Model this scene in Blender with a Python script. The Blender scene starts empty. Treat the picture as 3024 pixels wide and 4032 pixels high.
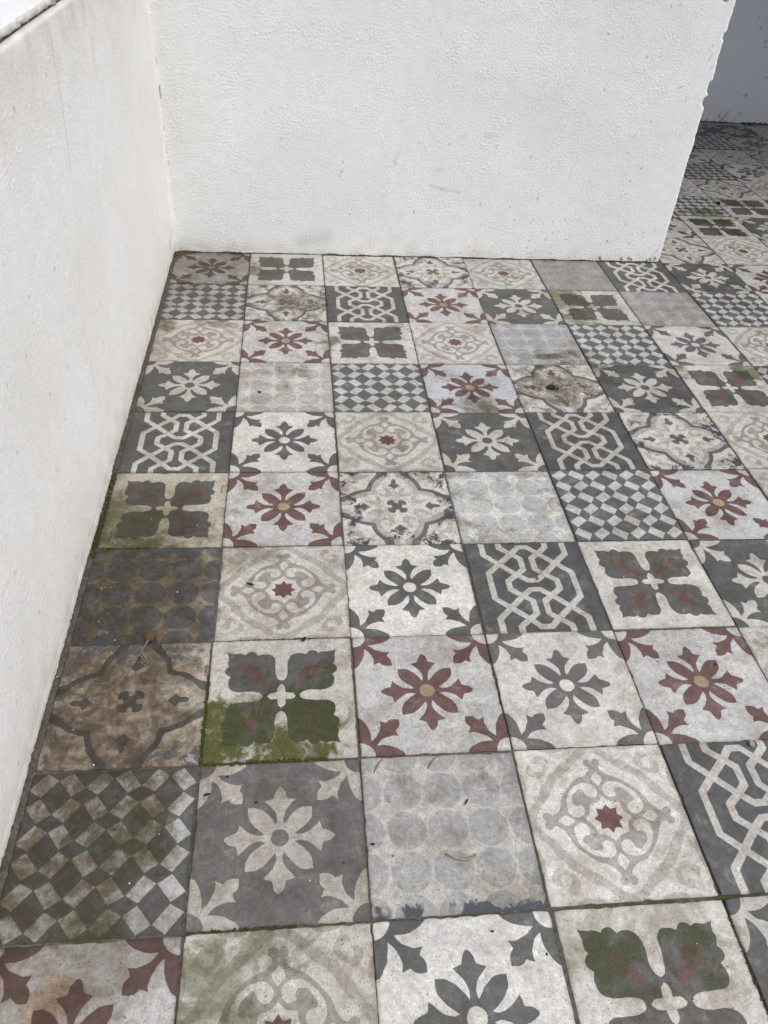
import bpy, bmesh, math, random
import numpy as np
from mathutils import Vector, Matrix, Euler
from mathutils.geometry import delaunay_2d_cdt

random.seed(7); np.random.seed(7)
scene = bpy.context.scene
COL = scene.collection

# ------------------------------------------------------------------ camera
cam_d = bpy.data.cameras.new('camera'); cam = bpy.data.objects.new('camera', cam_d); COL.objects.link(cam)
cam_d.sensor_fit = 'VERTICAL'; cam_d.sensor_height = 24.0; cam_d.lens = 3092.585 / 4032 * 24.0
cam_d.clip_start = 0.02; cam_d.clip_end = 500
cam.location = (0.128645, -2.157309, 0.889474)
cam.rotation_euler = (0.866742, -0.059470, -0.088789)
scene.camera = cam

# ------------------------------------------------------------------ overcast sky and soft sun
SUN_EL, SUN_AZ = math.radians(57), math.radians(130)      # azimuth clockwise from +Y: behind and right of the camera
world = bpy.data.worlds.new('World'); scene.world = world; world.use_nodes = True
wn, wl = world.node_tree.nodes, world.node_tree.links
wn.clear()
sky = wn.new('ShaderNodeTexSky'); sky.sky_type = 'NISHITA'; sky.sun_disc = False
sky.sun_elevation = SUN_EL; sky.sun_rotation = SUN_AZ; sky.air_density = 1.0; sky.dust_density = 4.0; sky.ozone_density = 1.0
hs = wn.new('ShaderNodeHueSaturation'); hs.inputs['Saturation'].default_value = 0.42
bg = wn.new('ShaderNodeBackground'); bg.inputs['Strength'].default_value = 0.13
wo = wn.new('ShaderNodeOutputWorld')
wl.new(sky.outputs[0], hs.inputs['Color']); wl.new(hs.outputs[0], bg.inputs['Color']); wl.new(bg.outputs[0], wo.inputs['Surface'])
sun_d = bpy.data.lights.new('sun', 'SUN'); sun_d.energy = 1.0; sun_d.angle = math.radians(45); sun_d.color = (1.0, 0.99, 0.98)
sun = bpy.data.objects.new('sun', sun_d); COL.objects.link(sun); sun.location = (2, -3, 6)
sdir = Vector((math.sin(SUN_AZ) * math.cos(SUN_EL), math.cos(SUN_AZ) * math.cos(SUN_EL), math.sin(SUN_EL)))
sun.rotation_euler = sdir.to_track_quat('Z', 'Y').to_euler()
scene.view_settings.view_transform = 'Standard'; scene.view_settings.look = 'None'
scene.view_settings.exposure = 0.56; scene.view_settings.gamma = 1.0; scene.view_settings.use_curve_mapping = False

# ------------------------------------------------------------------ node helper
class NT:
    def __init__(s, tree): s.t = tree; s.n = tree.nodes; s.l = tree.links
    def node(s, kind, **kw):
        nd = s.n.new(kind)
        for k, v in kw.items(): setattr(nd, k, v)
        return nd
    def put(s, sock, v):
        if v is None: return
        if isinstance(v, bpy.types.NodeSocket): s.l.new(v, sock)
        else:
            try: sock.default_value = v
            except Exception: sock.default_value = (*v, 1.0)
    def math(s, op, a, b=None, c=None, clamp=False):
        nd = s.node('ShaderNodeMath', operation=op, use_clamp=clamp)
        for i, v in enumerate((a, b, c)): s.put(nd.inputs[i], v)
        return nd.outputs[0]
    def vmath(s, op, a, b=None, out=0):
        nd = s.node('ShaderNodeVectorMath', operation=op)
        s.put(nd.inputs[0], a); s.put(nd.inputs[1], b)
        return nd.outputs[out]
    def mix(s, f, a, b, mode='MIX'):
        nd = s.node('ShaderNodeMix', data_type='RGBA', blend_type=mode)
        s.put(nd.inputs[0], f); s.put(nd.inputs[6], a); s.put(nd.inputs[7], b)
        return nd.outputs[2]
    def noise(s, vec, scale, detail=4, rough=0.6, dist=0.0):
        nd = s.node('ShaderNodeTexNoise')
        s.put(nd.inputs['Vector'], vec); nd.inputs['Scale'].default_value = scale; nd.inputs['Detail'].default_value = detail
        nd.inputs['Roughness'].default_value = rough; nd.inputs['Distortion'].default_value = dist
        return nd.outputs['Fac']
    def ss(s, v, lo, hi, a=0.0, b=1.0, smooth=True):
        nd = s.node('ShaderNodeMapRange', interpolation_type='SMOOTHSTEP' if smooth else 'LINEAR')
        s.put(nd.inputs['Value'], v)
        for k, x in (('From Min', lo), ('From Max', hi), ('To Min', a), ('To Max', b)): nd.inputs[k].default_value = x
        return nd.outputs['Result']
    def attr(s, name, kind='GEOMETRY', out='Fac'):
        nd = s.node('ShaderNodeAttribute', attribute_type=kind, attribute_name=name)
        return nd.outputs[out]
    def bump(s, h, strength, dist):
        nd = s.node('ShaderNodeBump'); s.put(nd.inputs['Height'], h)
        nd.inputs['Strength'].default_value = strength; nd.inputs['Distance'].default_value = dist
        return nd.outputs[0]

def new_mat(name):
    m = bpy.data.materials.new(name); m.use_nodes = True
    m.node_tree.nodes.clear(); T = NT(m.node_tree)
    bs = T.node('ShaderNodeBsdfPrincipled'); out = T.node('ShaderNodeOutputMaterial'); T.l.new(bs.outputs[0], out.inputs[0])
    return m, T, bs

def simple_mat(name, c1, c2, scale=60, rough=0.85, bump=0.3, bdist=0.001, obj=False):
    m, T, bs = new_mat(name)
    pos = T.node('ShaderNodeTexCoord').outputs['Object'] if obj else T.node('ShaderNodeNewGeometry').outputs['Position']
    n = T.noise(pos, scale, 6, 0.65)
    T.put(bs.inputs['Base Color'], T.mix(T.ss(n, 0.3, 0.7), (*c1, 1), (*c2, 1)))
    bs.inputs['Roughness'].default_value = rough; bs.inputs['Specular IOR Level'].default_value = 0.25
    T.put(bs.inputs['Normal'], T.bump(T.noise(pos, scale * 4, 4), bump, bdist))
    return m

# blob(local xy, (bx,by,br), noise) -> soft ragged mask
G_BLOB = bpy.data.node_groups.new('stain_blob', 'ShaderNodeTree')
for nm, st in (('uv', 'NodeSocketVector'), ('spec', 'NodeSocketVector'), ('noise', 'NodeSocketFloat')):
    G_BLOB.interface.new_socket(nm, in_out='INPUT', socket_type=st)
G_BLOB.interface.new_socket('mask', in_out='OUTPUT', socket_type='NodeSocketFloat')
_T = NT(G_BLOB); _gi = _T.node('NodeGroupInput'); _go = _T.node('NodeGroupOutput')
_sp = _T.node('ShaderNodeSeparateXYZ'); _T.put(_sp.inputs[0], _gi.outputs['spec'])
_cx = _T.node('ShaderNodeCombineXYZ'); _T.put(_cx.inputs[0], _sp.outputs[0]); _T.put(_cx.inputs[1], _sp.outputs[1])
_d = _T.vmath('DISTANCE', _gi.outputs['uv'], _cx.outputs[0], out=1)
_v = _T.math('ADD', _T.math('SUBTRACT', _sp.outputs[2], _d), _T.math('MULTIPLY', _T.math('SUBTRACT', _gi.outputs['noise'], 0.5), 2.6))
_m = _T.math('MULTIPLY', _T.ss(_v, -0.22, 0.34), _T.math('GREATER_THAN', _sp.outputs[2], 0.01))
_T.put(_go.inputs[0], _m)

def tile_mat(name, pal, wear=1.0):
    m, T, bs = new_mat(name)
    geo = T.node('ShaderNodeNewGeometry'); oi = T.node('ShaderNodeObjectInfo')
    pos = geo.outputs['Position']
    loc = T.vmath('MULTIPLY', T.vmath('SUBTRACT', pos, oi.outputs['Location']), (10.0, 10.0, 0.0))
    rnd = oi.outputs['Random']
    off = T.node('ShaderNodeCombineXYZ')
    T.put(off.inputs[0], T.math('MULTIPLY', rnd, 37.0)); T.put(off.inputs[1], T.math('MULTIPLY', rnd, 11.3)); T.put(off.inputs[2], T.math('MULTIPLY', rnd, 5.0))
    p = T.vmath('ADD', pos, off.outputs[0])
    nb = T.noise(p, 11, 3, 0.6, 0.4); nm = T.noise(p, 44, 6, 0.74, 0.3); nf = T.noise(p, 420, 3, 0.75); ng = T.noise(p, 150, 4, 0.78); ns = T.noise(p, 19, 6, 0.68, 0.5)
    reg = T.attr('region')
    col = (*pal[0], 1)
    for i in range(1, len(pal)):
        col = T.mix(T.math('GREATER_THAN', reg, i - 0.5), col, (*pal[i], 1))
    fade = T.attr('fade', 'OBJECT')
    col = T.mix(fade, col, (0.25, 0.235, 0.215, 1))
    # washed out patches where the pigment has thinned
    thin = T.math('MULTIPLY', T.ss(nm, 0.50, 0.72), T.ss(nb, 0.35, 0.65))
    col = T.mix(T.math('MULTIPLY', thin, 0.34 * wear), col, (0.34, 0.325, 0.30, 1))
    # mottling at three scales
    v = T.math('MULTIPLY', T.ss(nb, 0.25, 0.75, 0.84, 1.12, False), T.ss(nm, 0.28, 0.72, 0.74, 1.18, False))
    v = T.math('MULTIPLY', v, T.ss(ng, 0.30, 0.70, 0.70, 1.22, False))
    v = T.math('MULTIPLY', v, T.ss(nf, 0.28, 0.72, 0.80, 1.16, False))
    v = T.math('MULTIPLY', v, T.ss(rnd, 0, 1, 0.92, 1.06, False))
    col = T.mix(1.0, col, T.node('ShaderNodeCombineColor').outputs[0], 'MULTIPLY')
    cc = col.node.inputs[7].links[0].from_node
    for i in range(3): T.put(cc.inputs[i], v)
    # warm grime cloud
    col = T.mix(T.math('MULTIPLY', T.ss(ns, 0.45, 0.66), 0.75 * wear), col, T.mix(1.0, col, (0.66, 0.60, 0.51, 1), 'MULTIPLY'))
    # pores
    pore = T.math('MULTIPLY', T.ss(T.noise(p, 460, 2, 0.5), 0.60, 0.69), T.ss(nm, 0.36, 0.60))
    col = T.mix(T.math('MULTIPLY', pore, 0.75), col, (0.06, 0.055, 0.048, 1))
    # dirt that gathers along the joints
    sx = T.node('ShaderNodeSeparateXYZ'); T.put(sx.inputs[0], T.vmath('ABSOLUTE', loc))
    e = T.math('MAXIMUM', sx.outputs[0], sx.outputs[1])
    ed = T.ss(T.math('ADD', e, T.math('MULTIPLY', T.math('SUBTRACT', nm, 0.5), 0.22)), 0.93, 1.02)
    col = T.mix(T.math('MULTIPLY', ed, 0.55), col, T.mix(1.0, col, (0.42, 0.37, 0.31, 1), 'MULTIPLY'))
    # small ragged soil marks
    fl = T.math('MULTIPLY', T.ss(T.noise(p, 62, 5, 0.82, 1.4), 0.60, 0.655), T.ss(nb, 0.46, 0.60))
    col = T.mix(T.math('MULTIPLY', fl, 0.55 * wear), col, (0.085, 0.072, 0.056, 1))
    tint = T.attr('tint', 'OBJECT', 'Vector')
    col = T.mix(1.0, col, T.vmath('ADD', tint, (1, 1, 1)), 'MULTIPLY')
    def blob(nm_, noi):
        g = T.node('ShaderNodeGroup'); g.node_tree = G_BLOB
        T.put(g.inputs['uv'], loc); T.put(g.inputs['spec'], T.attr(nm_, 'OBJECT', 'Vector')); T.put(g.inputs['noise'], ns)
        return g.outputs[0]
    # brown silty stains, and browning near the walls
    br = T.math('MAXIMUM', blob('brown_a', nm), blob('brown_b', nm))
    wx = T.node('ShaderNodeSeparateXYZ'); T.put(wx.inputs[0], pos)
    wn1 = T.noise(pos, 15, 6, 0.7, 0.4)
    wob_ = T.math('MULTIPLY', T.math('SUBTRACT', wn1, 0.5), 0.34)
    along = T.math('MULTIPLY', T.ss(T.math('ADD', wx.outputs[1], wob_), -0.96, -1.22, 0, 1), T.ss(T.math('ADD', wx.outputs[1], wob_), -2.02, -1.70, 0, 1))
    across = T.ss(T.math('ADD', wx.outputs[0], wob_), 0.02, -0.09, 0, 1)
    silt_and_corner = T.math('MULTIPLY', T.math('MULTIPLY', along, across), 0.95)
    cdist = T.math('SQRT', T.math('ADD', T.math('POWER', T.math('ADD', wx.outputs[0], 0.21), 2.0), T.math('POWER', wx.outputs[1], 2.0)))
    silt_and_corner = T.math('MAXIMUM', silt_and_corner, T.math('MULTIPLY', T.ss(T.math('ADD', cdist, wob_), 0.44, 0.10, 0, 1), 0.62))  # tiles turn darker and browner towards the back-left corner
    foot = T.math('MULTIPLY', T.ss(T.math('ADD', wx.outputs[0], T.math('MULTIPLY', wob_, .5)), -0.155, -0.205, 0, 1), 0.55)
    br = T.math('MAXIMUM', br, T.math('MAXIMUM', silt_and_corner, foot))
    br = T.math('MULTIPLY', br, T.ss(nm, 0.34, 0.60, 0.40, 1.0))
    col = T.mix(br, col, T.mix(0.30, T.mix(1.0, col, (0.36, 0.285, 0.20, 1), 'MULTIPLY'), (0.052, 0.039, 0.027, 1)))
    col = T.mix(T.math('MULTIPLY', silt_and_corner, T.ss(nm, 0.36, 0.62, 0.35, 0.95)), col, T.mix(1.0, col, (0.56, 0.51, 0.43, 1), 'MULTIPLY'))
    oc = blob('ochre', nm)
    col = T.mix(T.math('MULTIPLY', oc, 0.6), col, T.mix(1.0, col, (0.92, 0.56, 0.24, 1), 'MULTIPLY'))
    # algae film
    isd = T.math('MULTIPLY', T.math('GREATER_THAN', reg, 0.5), T.math('LESS_THAN', reg, 2.5))
    ms = T.math('MAXIMUM', T.math('MAXIMUM', blob('moss_a', nm), blob('moss_b', nm)), T.math('MULTIPLY', blob('moss_c', nm), isd))
    ms = T.math('MULTIPLY', ms, T.math('MULTIPLY', T.ss(nm, 0.34, 0.60, 0.45, 1.0), T.ss(nf, 0.34, 0.60, 0.70, 1.0)))
    ms = T.math('MULTIPLY', ms, T.math('SUBTRACT', 1.0, T.math('MULTIPLY', T.attr('moss_dark', 'OBJECT'), T.math('SUBTRACT', 1.0, isd))))
    green = T.mix(0.72, T.mix(1.0, col, (0.30, 0.32, 0.06, 1), 'MULTIPLY'), T.mix(T.ss(nf, 0.35, 0.65), (0.013, 0.017, 0.003, 1), (0.048, 0.057, 0.005, 1)))
    ms = T.math('MINIMUM', T.math('MULTIPLY', ms, 1.55), 1.0)
    col = T.mix(T.math('MULTIPLY', ms, T.attr('moss', 'OBJECT')), col, green)
    # remnants of the old blue-black glaze
    nav = T.math('MULTIPLY', T.ss(T.math('ADD', T.noise(p, 34, 6, 0.8, 0.8), T.math('MULTIPLY', e, 0.16)), 0.655, 0.675), T.math('MULTIPLY', T.ss(e, 0.42, 0.70), T.ss(ns, 0.45, 0.50)))
    col = T.mix(T.math('MULTIPLY', nav, T.attr('navy', 'OBJECT')), col, (0.030, 0.036, 0.048, 1))
    ly = T.node('ShaderNodeSeparateXYZ'); T.put(ly.inputs[0], loc)
    gz = T.ss(T.math('SUBTRACT', T.math('MULTIPLY', T.math('SUBTRACT', nm, 0.5), 0.55), ly.outputs[1]), 0.86, 0.89)
    gz = T.math('MULTIPLY', T.math('MULTIPLY', gz, T.ss(nb, 0.49, 0.52)), T.attr('glaze', 'OBJECT'))
    col = T.mix(gz, col, (0.030, 0.036, 0.048, 1))
    # crusted soil
    cr = blob('crust', nm)
    crn = T.ss(T.noise(p, 85, 6, 0.8, 1.2), 0.46, 0.56)
    col = T.mix(T.math('MULTIPLY', cr, 0.85), col, T.mix(crn, (0.30, 0.265, 0.215, 1), (0.045, 0.036, 0.026, 1)))
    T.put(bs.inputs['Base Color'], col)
    ro = T.math('ADD', T.ss(nm, 0.3, 0.7, 0.40, 0.66, False), T.math('MULTIPLY', ms, 0.12), clamp=True)
    T.put(bs.inputs['Roughness'], ro)
    bs.inputs['Specular IOR Level'].default_value = 0.5
    h = T.math('ADD', T.math('MULTIPLY', nf, 0.5), T.math('MULTIPLY', ng, 0.8))
    h = T.math('ADD', h, T.math('MULTIPLY', T.math('MULTIPLY', cr, crn), 6.0))
    h = T.math('ADD', h, T.math('MULTIPLY', T.math('MULTIPLY', ms, nf), 2.5))
    h = T.math('ADD', h, T.math('MULTIPLY', reg, 0.12))
    T.put(bs.inputs['Normal'], T.bump(h, 0.35, 0.0006))
    return m

def plaster_mat(name, base, warm, dirtc=(0.075, 0.068, 0.06)):
    m, T, bs = new_mat(name)
    pos = T.node('ShaderNodeNewGeometry').outputs['Position']
    nb = T.noise(pos, 4.5, 4, 0.6, 0.5); nm = T.noise(pos, 38, 6, 0.7); nf = T.noise(pos, 420, 4, 0.7)
    col = T.mix(T.ss(nb, 0.35, 0.68), (*base, 1), (*warm, 1))
    v = T.math('MULTIPLY', T.ss(nm, 0.25, 0.75, 0.93, 1.05, False), T.ss(nf, 0.25, 0.75, 0.95, 1.04, False))
    cc = T.node('ShaderNodeCombineColor')
    for i in range(3): T.put(cc.inputs[i], v)
    col = T.mix(1.0, col, cc.outputs[0], 'MULTIPLY')
    st = T.math('MULTIPLY', T.attr('stain'), T.ss(nm, 0.30, 0.62, 0.45, 1.0))
    col = T.mix(st, col, T.mix(1.0, col, (0.70, 0.665, 0.585, 1), 'MULTIPLY'))
    speck = T.math('MULTIPLY', T.ss(T.noise(pos, 170, 2, 0.5), 0.735, 0.76), T.ss(nm, 0.45, 0.6))
    col = T.mix(T.math('MULTIPLY', speck, 0.5), col, (*dirtc, 1))
    col = T.mix(T.attr('dirt'), col, (*dirtc, 1))
    T.put(bs.inputs['Base Color'], col)
    bs.inputs['Roughness'].default_value = 0.82; bs.inputs['Specular IOR Level'].default_value = 0.25
    h = T.math('ADD', T.math('MULTIPLY', T.noise(pos, 230, 4, 0.6), 1.0), T.math('MULTIPLY', nf, 0.45))
    T.put(bs.inputs['Normal'], T.bump(h, 0.85, 0.0012))
    return m

# ------------------------------------------------------------------ object helpers
def link(name, me, mat=None, parent=None, loc=None, rot=None):
    o = bpy.data.objects.new(name, me); COL.objects.link(o)
    if mat is not None and me is not None and not me.materials: me.materials.append(mat)
    if parent: o.parent = parent
    if loc is not None: o.location = loc
    if rot is not None: o.rotation_euler = rot
    return o
def tag(o, label, cat, group=None):
    o['label'] = label; o['category'] = cat
    if group: o['group'] = group
    return o
def empty(name, loc=(0, 0, 0), rot=(0, 0, 0)):
    o = bpy.data.objects.new(name, None); COL.objects.link(o); o.location = loc; o.rotation_euler = rot
    o.empty_display_size = 0.05
    return o
def box_bm(bm, x0, x1, y0, y1, z0, z1):
    vs = [bm.verts.new((x, y, z)) for z in (z0, z1) for y in (y0, y1) for x in (x0, x1)]
    for f in ((0, 2, 3, 1), (4, 5, 7, 6), (0, 1, 5, 4), (2, 6, 7, 3), (0, 4, 6, 2), (1, 3, 7, 5)):
        bm.faces.new([vs[i] for i in f])
def box_mesh(name, *b, bevel=0.0):
    me = bpy.data.meshes.new(name); bm = bmesh.new(); box_bm(bm, *b)
    if bevel: bmesh.ops.bevel(bm, geom=bm.edges[:], offset=bevel, segments=2, affect='EDGES')
    bm.to_mesh(me); bm.free(); return me

def band(h, w, px, size, seed, ax=1.0, ay=1.0):
    """band-limited noise field, feature size in metres, px = metres per sample"""
    r = np.random.RandomState(seed)
    f = np.fft.rfft2(r.randn(h, w))
    ky = np.fft.fftfreq(h, px)[:, None] * ay; kx = np.fft.rfftfreq(w, px)[None, :] * ax
    k = np.sqrt(kx ** 2 + ky ** 2) * size
    f *= np.exp(-(k - 0.75) ** 2 / (2 * 0.30 ** 2))
    n = np.fft.irfft2(f, (h, w)); return n / n.std()
def sstep(x, a, b):
    t = np.clip((x - a) / (b - a), 0, 1); return t * t * (3 - 2 * t)

# ------------------------------------------------------------------ tile patterns (tile = [-1,1] square)
def cat(pts, corners=(), n=5, closed=True):
    """smooth closed outline through pts; points flagged as corners stay sharp"""
    P = [np.array(p, float) for p in pts]; N = len(P); out = []
    cs = set(i % N for i in corners)
    for i in range(N):
        p1, p2 = P[i], P[(i + 1) % N]
        p0 = P[i - 1] if i not in cs else p1
        p3 = P[(i + 2) % N] if (i + 1) % N not in cs else p2
        for k in range(n):
            t = k / n
            out.append(tuple(0.5 * (2 * p1 + (p2 - p0) * t + (2 * p0 - 5 * p1 + 4 * p2 - p3) * t * t + (3 * p1 - p0 - 3 * p2 + p3) * t ** 3)))
    return out
def rot(poly, k):
    for _ in range(k % 4): poly = [(-y, x) for x, y in poly]
    return poly
def flipx(poly): return [(-x, y) for x, y in poly][::-1]
def flipy(poly): return [(x, -y) for x, y in poly][::-1]
def diag(poly): return [(y, x) for x, y in poly][::-1]
def circ(cx, cy, rx, ry=None, n=28, a=0.0):
    ry = ry or rx; c, s = math.cos(a), math.sin(a)
    return [(cx + rx * math.cos(t) * c - ry * math.sin(t) * s, cy + rx * math.cos(t) * s + ry * math.sin(t) * c) for t in [2 * math.pi * i / n for i in range(n)]]
def rose(half, corner_idx, n=5):
    """half: points from the +y axis clockwise to the diagonal; mirrored about the diagonal, then turned four times.
    corner_idx index into half"""
    q = list(half); m = [(y, x) for x, y in half][::-1]
    if abs(half[-1][0] - half[-1][1]) < 1e-6: m = m[1:]
    if abs(half[0][0]) < 1e-6: m = m[:-1]
    quad = q + m
    L = len(half); cidx = []
    for i in corner_idx:
        cidx.append(i)
        j = (L - 1 - i) + L - (1 if abs(half[-1][0] - half[-1][1]) < 1e-6 else 0)
        if j < len(quad): cidx.append(j)
    pts = []; cs = []
    for k in range(4):
        ang = (4 - k) % 4
        cs += [len(pts) + c for c in cidx]; pts += rot(quad, ang)
    return cat(pts, cs, n)
def four(poly): return [rot(poly, k) for k in range(4)]
def eight(poly): return four(poly) + four(flipx(poly))

def pat_flower():
    half = [(0, .65), (.052, .60), (.08, .507), (.185, .475), (.11, .40), (.055, .32), (.036, .24), (.05, .17), (.145, .295), (.255, .375), (.385, .385)]
    L = [(1, rose(half, [2, 3, 7, 10]))]
    h = [(0, .585), (.055, .55), (.115, .455), (.15, .35), (.16, .225), (.23, .29), (.27, .37), (.295, .455), (.285, .53), (.37, .49), (.42, .535), (.48, .548), (.545, .545)]
    full = [(0, -.3)] + h + [(y, x) for x, y in h[:-1]][::-1] + [(-.3, 0), (-.3, -.3)]
    full = [(-.3, -.3), (-.3, .585)] + h + [(y, x) for x, y in h[:-1]][::-1] + [(.585, -.3)]
    nl = len(full); mid = 2 + len(h) - 1
    cs = [0, 1, nl - 1, 2, 2 * mid - 2] + [2 + i for i in (4, 8, 9, 12)] + [2 * mid - (2 + i) for i in (4, 8, 9)]
    c = cat(full, cs, 5)
    c = [(x - 1, y - 1) for x, y in c]
    L += [(1, q) for q in four(c)]
    L += [(0, q) for q in four(circ(-1, -1, .195))]
    L += [(2, circ(0, 0, .105, .105))]
    return L
def pat_leaf():
    half = [(0, .255), (.05, .285), (.083, .39), (.085, .556), (.10, .65), (.16, .722), (.26, .735), (.345, .71), (.375, .755), (.43, .785), (.49, .765), (.52, .73), (.59, .76), (.68, .752), (.78, .78)]
    L = [(1, rose(half, [7, 11, 14]))]
    L += [(0, rose([(0, .20), (.045, .15), (.055, .06), (.058, .058)], [0, 3]))]
    r = [(.155, .19), (.20, .29), (.29, .395), (.325, .47), (.322, .545), (.43, .54), (.56, .565)]
    full = r + [(y, x) for x, y in r][::-1]
    L += [(2, q) for q in four(cat(full, [0, 4, 6, 7, 9, 13], 4))]
    return L
def pat_star():
    L = [(1, rose([(0, 1.02), (.16, .97), (.31, .83), (.43, .775), (.54, .665), (.62, .62)], [])),
         (0, rose([(0, .915), (.13, .855), (.30, .70), (.40, .63), (.53, .53)], []))]
    L += [(3, rose([(.062, .74), (.075, .665), (.15, .59), (.30, .525), (.42, .42)], [0, 1]))]
    for p in eight(circ(.057, .765, .057, n=18)): L.append((3, p))
    L += [(0, q) for q in four(cat([(0, .64), (.07, .54), (0, .43), (-.07, .54)], [0, 2], 3))]
    sc = [(.035, .345), (.045, .43), (.126, .486), (.273, .469), (.40, .38), (.47, .274), (.484, .149), (.44, .067), (.345, .044), (.28, .115), (.305, .19), (.38, .216), (.40, .27), (.344, .342), (.294, .392), (.213, .40), (.174, .353), (.182, .30), (.118, .277), (.06, .295)]
    L += [(0, q) for q in four(cat(sc, [], 3))]
    L += [(0, rose([(0, .29), (.09, .215), (.195, .195)], [0, 2]))]
    st = [((.19 if i % 2 == 0 else .128) * math.sin(math.pi * i / 8), (.19 if i % 2 == 0 else .128) * math.cos(math.pi * i / 8)) for i in range(16)]
    L += [(2, st)]
    bl = [(.677, .902), (.605, .83), (.576, .731), (.66, .63), (.80, .567), (.88, .646), (.893, .743), (.78, .80), (.76, .855)]
    L += [(1, q) for q in four(cat(bl, [7], 3))]
    L += [(0, q) for q in four(cat([(.70, .80), (.66, .72), (.72, .66), (.80, .68), (.78, .75), (.85, .90), (.75, .82)], [4], 3))]
    L += [(1, q) for q in eight(circ(.50, 1.0, .17, .065))]
    return L
def pat_quatrefoil():
    def quat(h, c, w=None):
        q = h + [(y, x) for x, y in h[:-1]][::-1]
        pts = []; cs = []
        for k in range(4):
            cs += [len(pts), len(pts) + len(h) - 1, len(pts) + len(q) - 1]
            pts += rot(q, (4 - k) % 4)
        return cat(pts, cs, 5)
    L = [(1, quat([(.275, 1.02), (.34, .87), (.44, .73), (.512, .512)], 3)),
         (3, quat([(.145, 1.02), (.165, .915), (.30, .78), (.39, .63), (.438, .438)], 4)),
         (0, rose([(0, .88), (.11, .845), (.245, .67), (.32, .51), (.33, .33)], [4]))]
    L += [(0, q) for q in four([(-.045, 1.05), (.045, 1.05), (.05, .80), (-.05, .80)])]
    scr = [(.30, .40), (.29, .31), (.19, .28), (.095, .285), (.066, .39), (.12, .50), (.225, .60), (.19, .49), (.175, .42), (.215, .35), (.26, .40)]
    for q in eight(cat(scr, [6, 0], 3)): L.append((3, q))
    for q in eight(circ(.222, .405, .062, .045, n=18)): L.append((0, q))
    lf = [(0, .79), (.042, .735), (.05, .65), (.112, .60), (0, .495), (-.112, .60), (-.05, .65), (-.042, .735)]
    L += [(1, q) for q in four(cat(lf, [3, 4, 5], 4))]
    L += [(1, rose([(0, .085), (.036, .105), (.045, .165), (.10, .175), (.15, .15)], []))]
    for q in eight(circ(.60, .86, .17, .055, a=-.25)): L.append((3, q))
    L += [(3, q) for q in four(cat([(.62, .62), (.72, .66), (.84, .60), (.80, .72), (.60, .84), (.66, .72)], [0, 2, 4], 3))]
    return L
def pat_circles():
    return [(1, circ(-1 + .5 * i, -1 + .5 * j, .238, n=36)) for i in range(5) for j in range(5)]
def pat_checks():
    L = []
    for i in range(6):
        for j in range(6):
            cx, cy = -1 + (i + .5) / 3, -1 + (j + .5) / 3
            s = 1 if (i + j) % 2 else -1
            L.append((1, [(cx + s * .010, cy + .155), (cx + .162, cy + s * .056), (cx - s * .010, cy - .155), (cx - .162, cy - s * .056)]))
    return L
def pat_knot():
    X1, X3, X5 = (.23, .73), (.48, .487), (.235, .238)
    pl = [[(.705, 1.05), (.705, .715), X3], [(.405, 1.05), (.405, .88), X1], [X1, (.085, .89), (-.085, .89), (-.23, .73)], [X1, X3],
          [X1, (.10, .615), (.10, .355), X5], [X3, (.70, .275), (.70, -.275), (.48, -.487)], [X3, X5], [X5, (.075, .10), (-.075, .10), (-.235, .238)],
          [X5, (.408, .095), (.408, -.095), (.235, -.238)]]
    L = []; w = .050
    for p in pl:
        for sx in (1, -1):
            for sy in (1, -1):
                q = [Vector((a * sx, b * sy)) for a, b in p]
                for a, b in zip(q[:-1], q[1:]):
                    d = (b - a).normalized(); nrm = Vector((-d.y, d.x)) * w; e = d * w * .42
                    L.append((1, [tuple(a - e + nrm), tuple(b + e + nrm), tuple(b + e - nrm), tuple(a - e - nrm)]))
    return L

def in_poly(px, py, poly):
    P = np.array(poly); x1, y1 = P[:, 0], P[:, 1]; x2, y2 = np.roll(x1, -1), np.roll(y1, -1)
    ins = np.zeros(len(px), bool)
    for a, b, c, d in zip(x1, y1, x2, y2):
        if b == d: continue
        cond = (b > py) != (d > py)
        ins ^= cond & (px < (c - a) * (py - b) / (d - b) + a)
    return ins

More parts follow.
